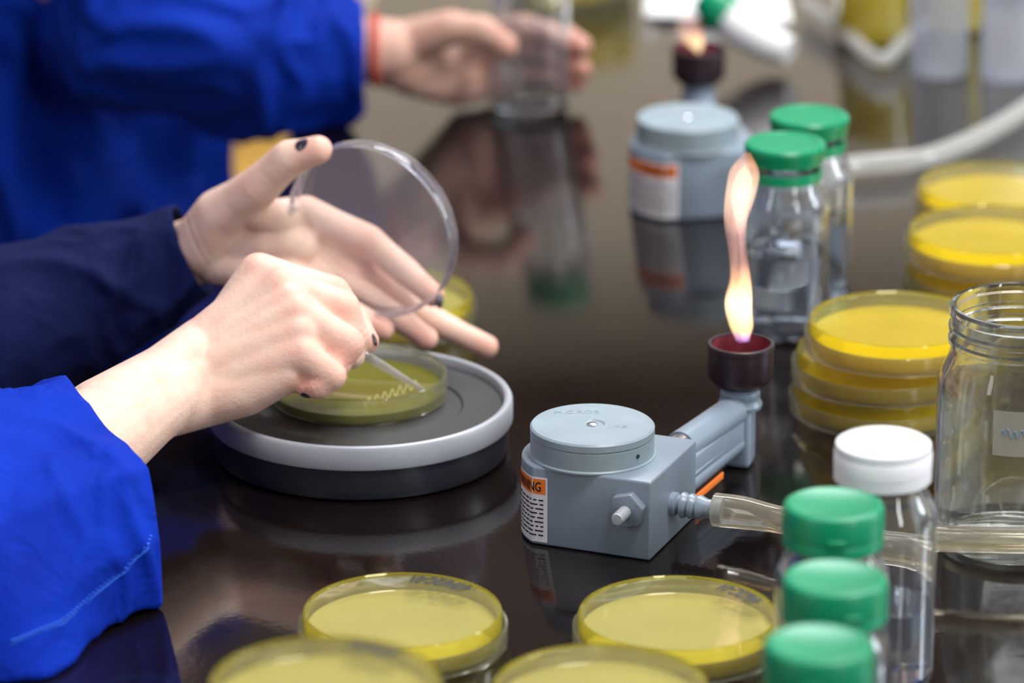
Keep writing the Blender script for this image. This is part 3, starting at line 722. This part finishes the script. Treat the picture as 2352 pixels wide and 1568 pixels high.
def bony(ch):
    out = [ch[0]]
    for i in range(1, len(ch)):
        a, b = ch[i-1], ch[i]
        if i >= 2:
            m = [(a[k]+b[k])/2 for k in range(3)]; out.append((*m, (a[3]+b[3])/2*0.94))
        out.append(b)
    return out

def creases(me, joints, depth=0.32, wl=2.8, spread=3.2):
    vs = me.vertices; nm = [v.normal.copy() for v in vs]
    for (p, ax, r) in joints:
        c = Vector(p)*MM; a = Vector(ax).normalized(); R = (r+4)*MM
        for i, v in enumerate(vs):
            d = v.co-c
            if d.length > R*1.3: continue
            s = d.dot(a)/MM
            g = math.exp(-(s/spread)**2)
            w = s+0.5*noise.noise(v.co*300)
            v.co -= nm[i]*MM*depth*g*max(0, math.cos(2*math.pi*w/wl))**3

def add_flush(me, pts, rad):
    at = me.attributes.new("flush", 'FLOAT', 'POINT')
    P = [Vector(p[:3])*MM for p in pts]
    vals = []
    for v in me.vertices:
        f = 0
        for p in P:
            d = (v.co-p).length/(rad*MM)
            if d < 2.5: f += math.exp(-d*d)
        vals.append(min(0.75, f*0.85))
    at.data.foreach_set("value", vals)

RH = dict(
 index=[(-150, 2146, 56, 14), (-124, 2165, 97, 10.2), (-88, 2170, 85, 8.8), (-77, 2166, 71, 7.6), (-71, 2158, 64, 6.2)],
 middle=[(-150, 2140, 58, 14), (-113, 2152, 94, 10.2), (-83, 2151, 84, 9.0), (-77, 2150, 69, 7.8), (-78, 2148, 60, 6.6)],
 ring=[(-152, 2132, 56, 14), (-104, 2137, 85, 10.2), (-80, 2134, 71, 8.8), (-86, 2131, 60.5, 7.6), (-96, 2131, 57, 6.8)],
 pinky=[(-154, 2128, 50, 14), (-102, 2123, 70, 9.6), (-87, 2119, 60, 7.6), (-93, 2118, 55, 6.6), (-99, 2121, 54, 6.0)],
 thumb=[(-155, 2150, 48, 14), (-122, 2172, 54, 12), (-98, 2176, 54, 9.0), (-79, 2165, 58, 7.0)],
)
RHX = dict(
 palm=[(-172, 2112, 52, 18.5), (-152, 2132, 54, 18), (-128, 2134, 60, 16.5), (-110, 2142, 70, 13.5)],
 palm2=[(-168, 2112, 48, 17), (-150, 2124, 47, 15), (-130, 2123, 51, 13), (-110, 2123, 60, 10.5)],
 palm3=[(-172, 2114, 56, 17), (-150, 2144, 66, 15)],
 web=[(-124, 2163, 88, 8), (-104, 2170, 70, 8), (-112, 2172, 60, 8)],
 back1=[(-158, 2138, 60, 15), (-118, 2158, 94.5, 10.2)],
 back2=[(-150, 2136, 60, 14), (-108, 2144, 88.5, 10.2)],
 back3=[(-150, 2130, 57, 14), (-103, 2130, 78, 10)],
 web2=[(-112, 2158, 89, 8), (-98, 2160, 83, 7)],
 web3=[(-104, 2143, 84, 8), (-93, 2143, 76, 7)],
 arm=[(-259, 1950, 36, 36), (-224, 2005, 45, 31), (-193, 2060, 51, 24.5), (-178, 2092, 52, 20.6), (-166, 2114, 53, 18.5)],
 arm2=[(-193, 2064, 54, 23), (-164, 2130, 57, 16.5)],
 arm3=[(-259, 1950, 36, 36), (-360, 1930, 20, 42)],
)
LH = dict(
 thumb=[(-160, 2288, 72, 16), (-150, 2281, 90, 14), (-130, 2270, 108, 11.2), (-113, 2263, 126, 9.6), (-98, 2258, 132, 7.4)],
 index=[(-150, 2296, 76, 14), (-107, 2300, 84, 10.6), (-75, 2304, 69, 8.8), (-55, 2295, 55, 7.6), (-41, 2281, 47, 6.4)],
 middle=[(-150, 2296, 72, 14), (-110, 2301, 72, 10.6), (-72, 2311, 46, 8.6), (-40, 2306, 24, 7.4), (-13, 2295, 14, 6.1)],
 ring=[(-150, 2292, 68, 14), (-112, 2292, 62, 10.2), (-77, 2293, 42, 8.2), (-56, 2290, 29, 7.0), (-44, 2282, 23, 6.0)],
 pinky=[(-152, 2288, 64, 13), (-115, 2280, 57, 9.8), (-90, 2273, 45, 7.3), (-75, 2270, 37, 6.3), (-66, 2267, 33, 5.6)],
)
LHX = dict(
 palm=[(-162, 2294, 70, 16), (-130, 2288, 74, 14), (-112, 2290, 70, 12)],
 web=[(-134, 2276, 96, 10), (-122, 2288, 86, 10), (-112, 2298, 82, 9)],
 arm=[(-360, 2230, -10, 42), (-286, 2262, 24, 32), (-243, 2285, 34, 26), (-205, 2300, 48, 20.5), (-166, 2298, 65, 17.5), (-152, 2295, 72, 17)],
)
rh = flesh([bony(c) for c in RH.values()]+list(RHX.values()), 0.00115, 9)
lh = flesh([bony(c) for c in LH.values()]+list(LHX.values()), 0.00115, 6)
def jl(D, idxs):
    o = []
    for k, ch in D.items():
        for i in idxs:
            if 0 < i < len(ch)-1:
                a, b, c = ch[i-1], ch[i], ch[i+1]
                o.append((b[:3], Vector(c[:3])-Vector(a[:3]), b[3]))
    return o
creases(rh, jl(RH, (2, 3))); creases(lh, jl(LH, (2, 3)))
creases(rh, [((-172, 2104, 53), (0.35, 0.85, 0.1), 22)], 0.3, 4.0, 5.0)
creases(lh, [((-158, 2296, 69), (0.85, 0, 0.4), 20)], 0.35, 4.0, 4.0)
core1 = flesh([[(-360, 1930, 20, 40), (-560, 1890, 290, 48), (-600, 1960, 330, 60), (-610, 2060, 330, 70), (-600, 2160, 330, 60), (-560, 2230, 290, 48), (-360, 2230, -10, 40)],
               [(-620, 2060, 330, 80), (-640, 2060, 100, 110), (-640, 2060, -300, 120)], [(-610, 2060, 350, 50), (-600, 2060, 440, 44)]], 0.012, 3)
pm = join_me([rh, lh, core1])
add_flush(pm, [RH[k][1] for k in ('index', 'middle', 'ring', 'pinky')]+[RH[k][2] for k in ('index', 'middle', 'ring', 'pinky')]+[RH[k][-1] for k in ('index', 'thumb', 'pinky')]+
          [LH[k][-1] for k in ('index', 'middle', 'ring', 'pinky', 'thumb')]+[LH[k][2] for k in ('index', 'middle', 'thumb')], 9)
person1 = mk("person", pm, M['skin'])
tag(person1, "person in royal blue lab coat streaking a petri dish", "person")

def nail(parent, c, normal, along, L=10, W=8.5):
    n = Vector(normal).normalized(); a = Vector(along); a = (a-n*a.dot(n)).normalized(); s = n.cross(a)
    vs = []; fs = []; N = 8
    for i in range(N+1):
        for j in range(N+1):
            u = -1+2*i/N; v = -1+2*j/N
            k = math.sqrt(max(0, 1-0.42*v*v)) ; k2 = math.sqrt(max(0, 1-0.42*u*u))
            x = u*k*W/2; y = v*k2*L/2
            z = -(x*x)/(W*0.95)-(y*y)/(L*2.2)
            vs.append(Vector(c)*MM+(s*x+a*y+n*z)*MM)
    for i in range(N):
        for j in range(N): fs.append([i*(N+1)+j, (i+1)*(N+1)+j, (i+1)*(N+1)+j+1, i*(N+1)+j+1])
    o = mk("fingernail", from_pydata(vs, fs), M['nail'], parent)
    md = o.modifiers.new("s", 'SOLIDIFY'); md.thickness = 0.0008; md.offset = 0
    o["label"] = "black-polished fingernail"
    return o
nail(person1, (-105.0, 2255.2, 136.3), (-0.2, -0.6, 0.78), (0.9, -0.2, 0.35), 9.5, 7.5)
nail(person1, (-36.3, 2274.5, 45.5), (0.85, -0.45, 0.1), (0.3, -0.5, -0.55), 7.5, 6)
nail(person1, (-66.6, 2155.5, 66.0), (0.9, 0.05, 0.3), (0.25, -0.3, -0.7), 6.5, 5)
nail(person1, (-98.5, 2116.4, 50.0), (-0.1, -0.65, -0.75), (-0.8, 0.1, -0.1), 7, 5.5)

# cloth
def fold(p, amp, sc, seed=0, st=(1, 1, 1)):
    q = Vector((p.x*st[0], p.y*st[1], p.z*st[2]))*sc+Vector((seed, seed*1.7, 0))
    w = Vector((noise.noise(q*0.7), noise.noise(q*0.7+Vector((9, 2, 4))), 0))*0.8
    a = 1-abs(noise.noise(q+w))*2
    b = 1-abs(noise.noise(q*2.2+w*2+Vector((5, 1, 3))))*2
    return amp*(0.75*(a*a*a)+0.3*(b*b)-0.35)

def loft(name, rings, mat, parent, seg=120, sub=16, amp=0.004, sc=18, seed=0, thick=0.0015, turn=True, soft=1.0, st=(1, 1, 1), clear=0.0015):
    R = [catmull_closed([Vector(p)*MM for p in r], seg, soft) for r in rings]
    rows = []
    for k in range(seg):
        rows.append(catmull([r[k] for r in R], sub))
    n = len(rows[0]); vs = []; fs = []
    for i in range(n):
        c = sum((rows[k][i] for k in range(seg)), Vector())/seg
        w = min(1.0, i/(sub*0.5)) if turn else 1.0
        for k in range(seg):
            p = rows[k][i]; d = (p-c); d.normalize()
            q = p+d*fold(p, amp, sc, seed, st)*(0.3+0.7*w)
            if q.z < clear and q.x > edge_x(q.y)-0.01 and q.z > -0.05: q.z = clear
            vs.append(q)
    for i in range(n-1):
        for k in range(seg):
            j = (k+1) % seg; fs.append([i*seg+k, i*seg+j, (i+1)*seg+j, (i+1)*seg+k])
    o = mk(name, from_pydata(vs, fs), mat, parent)
    if thick:
        md = o.modifiers.new("s", 'SOLIDIFY'); md.thickness = thick; md.offset = -1
    return o

def ring(c, axis, r, n=9, ry=None):
    a = Vector(axis).normalized(); up = Vector((0, 0, 1)); up = (up-a*up.dot(a))
    if up.length < 0.2: up = Vector((-1, 0, 0))-a*a.dot(Vector((-1, 0, 0)))
    up.normalize(); s = a.cross(up)
    if s.y > 0: s = -s
    ry = ry or r
    return [Vector(c)+up*r*math.cos(2*math.pi*k/n)+s*ry*math.sin(2*math.pi*k/n) for k in range(n)]

coat1 = loft("lab_coat", [ring((-645, 2060, z), (0, 0, 1), rx, ry=ry) for z, rx, ry in ((-350, 150, 190), (-100, 150, 190), (100, 145, 185), (280, 130, 190), (380, 90, 150), (420, 62, 70))], M['blue'], person1, amp=0.012, sc=7, sub=8)
A = [(-209, 2060, 78), (-189, 2020, 70), (-166, 1986, 62), (-161, 1970, 34), (-161, 1970, 3), (-176, 2000, 2), (-192, 2050, 5), (-206, 2090, 26), (-217, 2088, 58)]
Mr = [(-224, 2045, 81), (-210, 1995, 74), (-190, 1953, 66), (-184, 1932, 34), (-187, 1934, 2), (-200, 1970, 2), (-214, 2030, 3), (-230, 2078, 28), (-234, 2072, 62)]
B = [(-245, 2028, 82), (-240, 1970, 79), (-228, 1925, 60), (-222, 1896, 22), (-214, 1888, 1), (-235, 1940, 0), (-248, 2010, 3), (-258, 2055, 30), (-256, 2055, 65)]
Cc = ring((-320, 1935, 35), (-1, -0.35, 0), 58); Dd = ring((-390, 1915, 50), (-0.8, -0.2, 0.6), 60); Ee = ring((-560, 1890, 290), (-0.6, 0, 0.8), 68); Ff = ring((-610, 1900, 330), (-0.9, 0.2, 0.4), 60)
sl = loft("sleeve", [A, Mr, B, Cc, Dd, Ee, Ff], M['blue'], coat1, amp=0.0095, sc=14, seed=2, sub=20, soft=0.2, st=(1.0, 1.3, 0.8), seg=160)
bv = BVHTree.FromPolygons([v.co.copy() for v in sl.data.vertices], [tuple(p.vertices) for p in sl.data.polygons])
hem = [(-163, 1963, 36), (-172, 1943, 28), (-184, 1923, 23), (-197, 1912, 19), (-211, 1903, 17), (-222, 1896, 14)]
outw = Vector((0.35, -0.9, 0.1)).normalized()
def on_sleeve(p, off):
    hit = bv.ray_cast(p+outw*0.05, -outw, 0.12)
    l = hit[0] if hit[0] is not None else p
    return l+outw*off
HP = catmull(mmv(hem), 16)
P = [on_sleeve(p, 0.0010) for p in HP]
st_m = [sweep_me(P, 0.0009, seg=6, sub=1)]
for i in range(0, len(P)-1):
    st_m.append(sweep_me([P[i], P[i]+Vector((0.0006, -0.0004, 0.0026 if i % 2 else 0.0016))], 0.0006, seg=6, sub=2))
mk("hem_stitching", join_me(st_m), M['thread'], sl)
nA = ring((-166, 2300, 65), (0.85, 0, 0.35), 24.5)
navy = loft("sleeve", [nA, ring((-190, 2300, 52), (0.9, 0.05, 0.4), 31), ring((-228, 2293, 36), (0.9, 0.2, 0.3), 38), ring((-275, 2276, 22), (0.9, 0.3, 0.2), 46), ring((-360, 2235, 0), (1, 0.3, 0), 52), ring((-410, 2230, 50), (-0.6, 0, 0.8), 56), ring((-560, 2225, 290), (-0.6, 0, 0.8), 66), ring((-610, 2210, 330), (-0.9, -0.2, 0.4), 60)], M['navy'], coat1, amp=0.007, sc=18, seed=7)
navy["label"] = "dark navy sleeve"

P2 = dict(
 index=[(-60, 2768, 48, 15), (-23, 2795, 44, 11), (7, 2826, 43, 9), (31, 2826, 38, 8), (43, 2805, 36, 7)],
 middle=[(-60, 2768, 42, 15), (-26, 2800, 32, 11), (4, 2827, 30, 9), (31, 2827, 26, 8), (43, 2806, 21, 7)],
 ring=[(-60, 2768, 34, 15), (-29, 2797, 19, 10.5), (1, 2826, 16, 9), (28, 2826, 14, 7.5), (40, 2810, 12, 7)],
 pinky=[(-62, 2768, 28, 14), (-34, 2790, 11, 10), (-10, 2812, 9.5, 8), (0, 2824, 8.5, 7)],
 thumb=[(-66, 2762, 50, 14), (-38, 2752, 62, 11), (-18, 2746, 62, 9.5), (-4, 2751, 51, 8)],
)
P2X = dict(
 palm=[(-76, 2760, 46, 18), (-48, 2778, 38, 17)],
 palm2=[(-72, 2762, 36, 16), (-42, 2784, 20, 13)],
 arm=[(-262, 2792, 84, 34), (-180, 2765, 52, 27), (-110, 2755, 46, 22), (-76, 2757, 47, 19)],
)
p2a = flesh([bony(c) for c in P2.values()]+list(P2X.values()), 0.0018, 5)
core2 = flesh([[(-262, 2792, 84, 32), (-287, 2808, 200, 34), (-310, 2832, 360, 36), (-340, 2930, 390, 50), (-340, 3060, 380, 36), (-328, 3108, 350, 34), (-300, 3148, 150, 30), (-225, 3128, 50, 24)],
               [(-372, 2950, 340, 70), (-385, 2950, 100, 90), (-385, 2950, -300, 90)], [(-360, 2950, 400, 45), (-356, 2950, 485, 42)]], 0.012, 3)
pm2 = join_me([p2a, core2])
add_flush(pm2, [P2[k][-1] for k in ('index', 'middle', 'ring', 'thumb')]+[P2[k][1] for k in ('index', 'middle')], 10)
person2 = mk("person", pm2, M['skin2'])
tag(person2, "person in royal blue lab coat steadying a glass bottle", "person")
coat2 = loft("lab_coat", [ring((cx, 2950, z), (0, 0, 1), rx, ry=ry) for z, rx, ry, cx in ((-450, 170, 190, -375), (-200, 175, 190, -372), (-60, 170, 185, -368), (60, 165, 180, -368), (200, 160, 180, -368), (350, 140, 180, -365), (430, 95, 130, -360), (470, 62, 62, -355))], M['blue2'], person2, amp=0.040, sc=9, seed=3, sub=18, seg=220, st=(1, 1, 0.6))
loft("sleeve", [ring((-91, 2752, 44), (1, 0.05, 0), 29), ring((-115, 2752, 42), (1, 0.05, 0), 38), ring((-150, 2755, 44), (1, 0.1, -0.05), 44), ring((-200, 2765, 55), (1, 0.2, -0.1), 50), ring((-255, 2785, 90), (0.7, 0.2, -0.7), 60), ring((-285, 2805, 200), (0.1, 0.1, -1), 62), ring((-310, 2830, 370), (0.1, 0.1, -1), 66), ring((-330, 2870, 410), (0.3, 0.1, -0.7), 55)], M['blue2'], coat2, amp=0.018, sc=13, seed=9)
loft("sleeve", [ring((-215, 3125, 42), (1, 0.05, 0), 34), ring((-250, 3135, 70), (1, 0.1, -0.6), 45), ring((-300, 3150, 150), (0.2, 0.1, -1), 55), ring((-330, 3110, 360), (0.1, 0.1, -1), 66), ring((-340, 3060, 410), (0.1, 0.1, -1), 50)], M['blue2'], coat2, amp=0.008, sc=14, seed=11)
bpy.ops.mesh.primitive_torus_add(major_radius=0.0205, minor_radius=0.0028, major_segments=48, minor_segments=12, location=(-0.084, 2.757, 0.0465), rotation=(0, math.pi/2, 0))
br = bpy.context.object; br.name = "bracelet"; br.data.materials.append(M['brace']); br.parent = person2
for p in br.data.polygons: p.use_smooth = True

# ------------------------------------------------------------------ held lid and loop
lid = empty("petri_cover", (-0.073, 2.262, 0.087))
nrm = Vector((-0.454, -0.883, -0.108)).normalized()
lid.rotation_mode = 'QUATERNION'; lid.rotation_quaternion = nrm.to_track_quat('Z', 'Y')
lathe("cover_plate", [(0, -9.5), (45.6, -9.5)], M['lid'], lid, seg=128)
lathe("cover_rim", [(45.6, -9.7), (46.6, -9.4), (47.2, -8.2), (47.2, -0.2), (46.8, 0.4), (46.2, 0.3), (46, -0.4), (46, -8.2), (45.6, -9.7)], M['lidrim'], lid, seg=128)
tag(lid, "clear plastic petri dish lid held tilted in a hand", "petri dish lid")
lp = sweep("inoculating_loop", [(-81, 2155, 67), (-73.1, 2151, 60.5), (-60, 2164, 47), (-44, 2179, 31.2)], [2.5, 2.4, 2.0, 1.2], M['rod'], seg=16)
tag(lp, "clear plastic inoculating loop held over the agar", "inoculating loop")
mk("loop_tip", sweep_me(mmv([(-44+1.6*math.cos(a), 2180.6+1.6*math.sin(a), 30.6) for a in [k*math.pi/6-math.pi/2 for k in range(13)]]), 0.0004, seg=8, sub=2), M['rod'], lp)

# ------------------------------------------------------------------ lights
def area(name, loc, target, size, power, col, sy=None):
    l = bpy.data.lights.new(name, 'AREA'); l.energy = power; l.color = col; l.size = size
    if sy: l.shape = 'RECTANGLE'; l.size_y = sy
    o = bpy.data.objects.new(name, l); COL.objects.link(o); o.location = loc
    o.rotation_mode = 'QUATERNION'; o.rotation_quaternion = (Vector(target)-Vector(loc)).to_track_quat('-Z', 'Y')
    return o
area("ceiling_light_key", (0.5, 1.6, 1.8), (0, 2.2, 0), 0.55, 30, (1.0, 0.97, 0.94))
area("ceiling_light_back", (0.4, 3.5, 1.85), (0.1, 2.3, 0), 1.2, 34, (0.92, 0.95, 1.0), 0.3)
area("ceiling_light_far", (0.5, 2.7, 1.6), (0.25, 3.0, 0), 0.5, 10, (1.0, 0.98, 0.95))  # added fill that whitens the far background
area("window_light", (2.6, 2.3, 0.9), (0, 2.3, 0), 0.4, 30, (0.88, 0.93, 1.0), 1.2)  # added strip on the right for bottle highlights
area("window_light_front", (1.5, 0.2, 1.0), (0.1, 2.1, 0), 0.2, 14, (0.94, 0.96, 1.0), 1.1)  # added front strip, put in for highlights on glass
area("window_light_side", (-1.6, 0.6, 1.1), (0.1, 2.1, 0), 0.25, 7, (0.97, 0.97, 1.0), 1.1)  # added strip from the left, another glass highlight
area("wall_wash", (0, 3.9, 1.85), (0.1, 5.3, 0.3), 2.5, 32, (1.0, 0.95, 0.88), 0.5)
w = bpy.data.worlds.new("World"); S.world = w; w.use_nodes = True
bg = w.node_tree.nodes["Background"]; bg.inputs[0].default_value = (0.82, 0.85, 1.0, 1); bg.inputs[1].default_value = 0.3

# ------------------------------------------------------------------ camera
cam = bpy.data.cameras.new("Camera"); co = bpy.data.objects.new("Camera", cam); COL.objects.link(co)
co.location = (0, 0, 0.807); co.rotation_euler = (math.radians(90-19), 0, 0)
cam.sensor_width = 36; cam.lens = 10700/2352*36; cam.clip_start = 0.05; cam.clip_end = 50
cam.dof.use_dof = True; cam.dof.focus_distance = 2.19; cam.dof.aperture_fstop = 5.7
S.camera = co
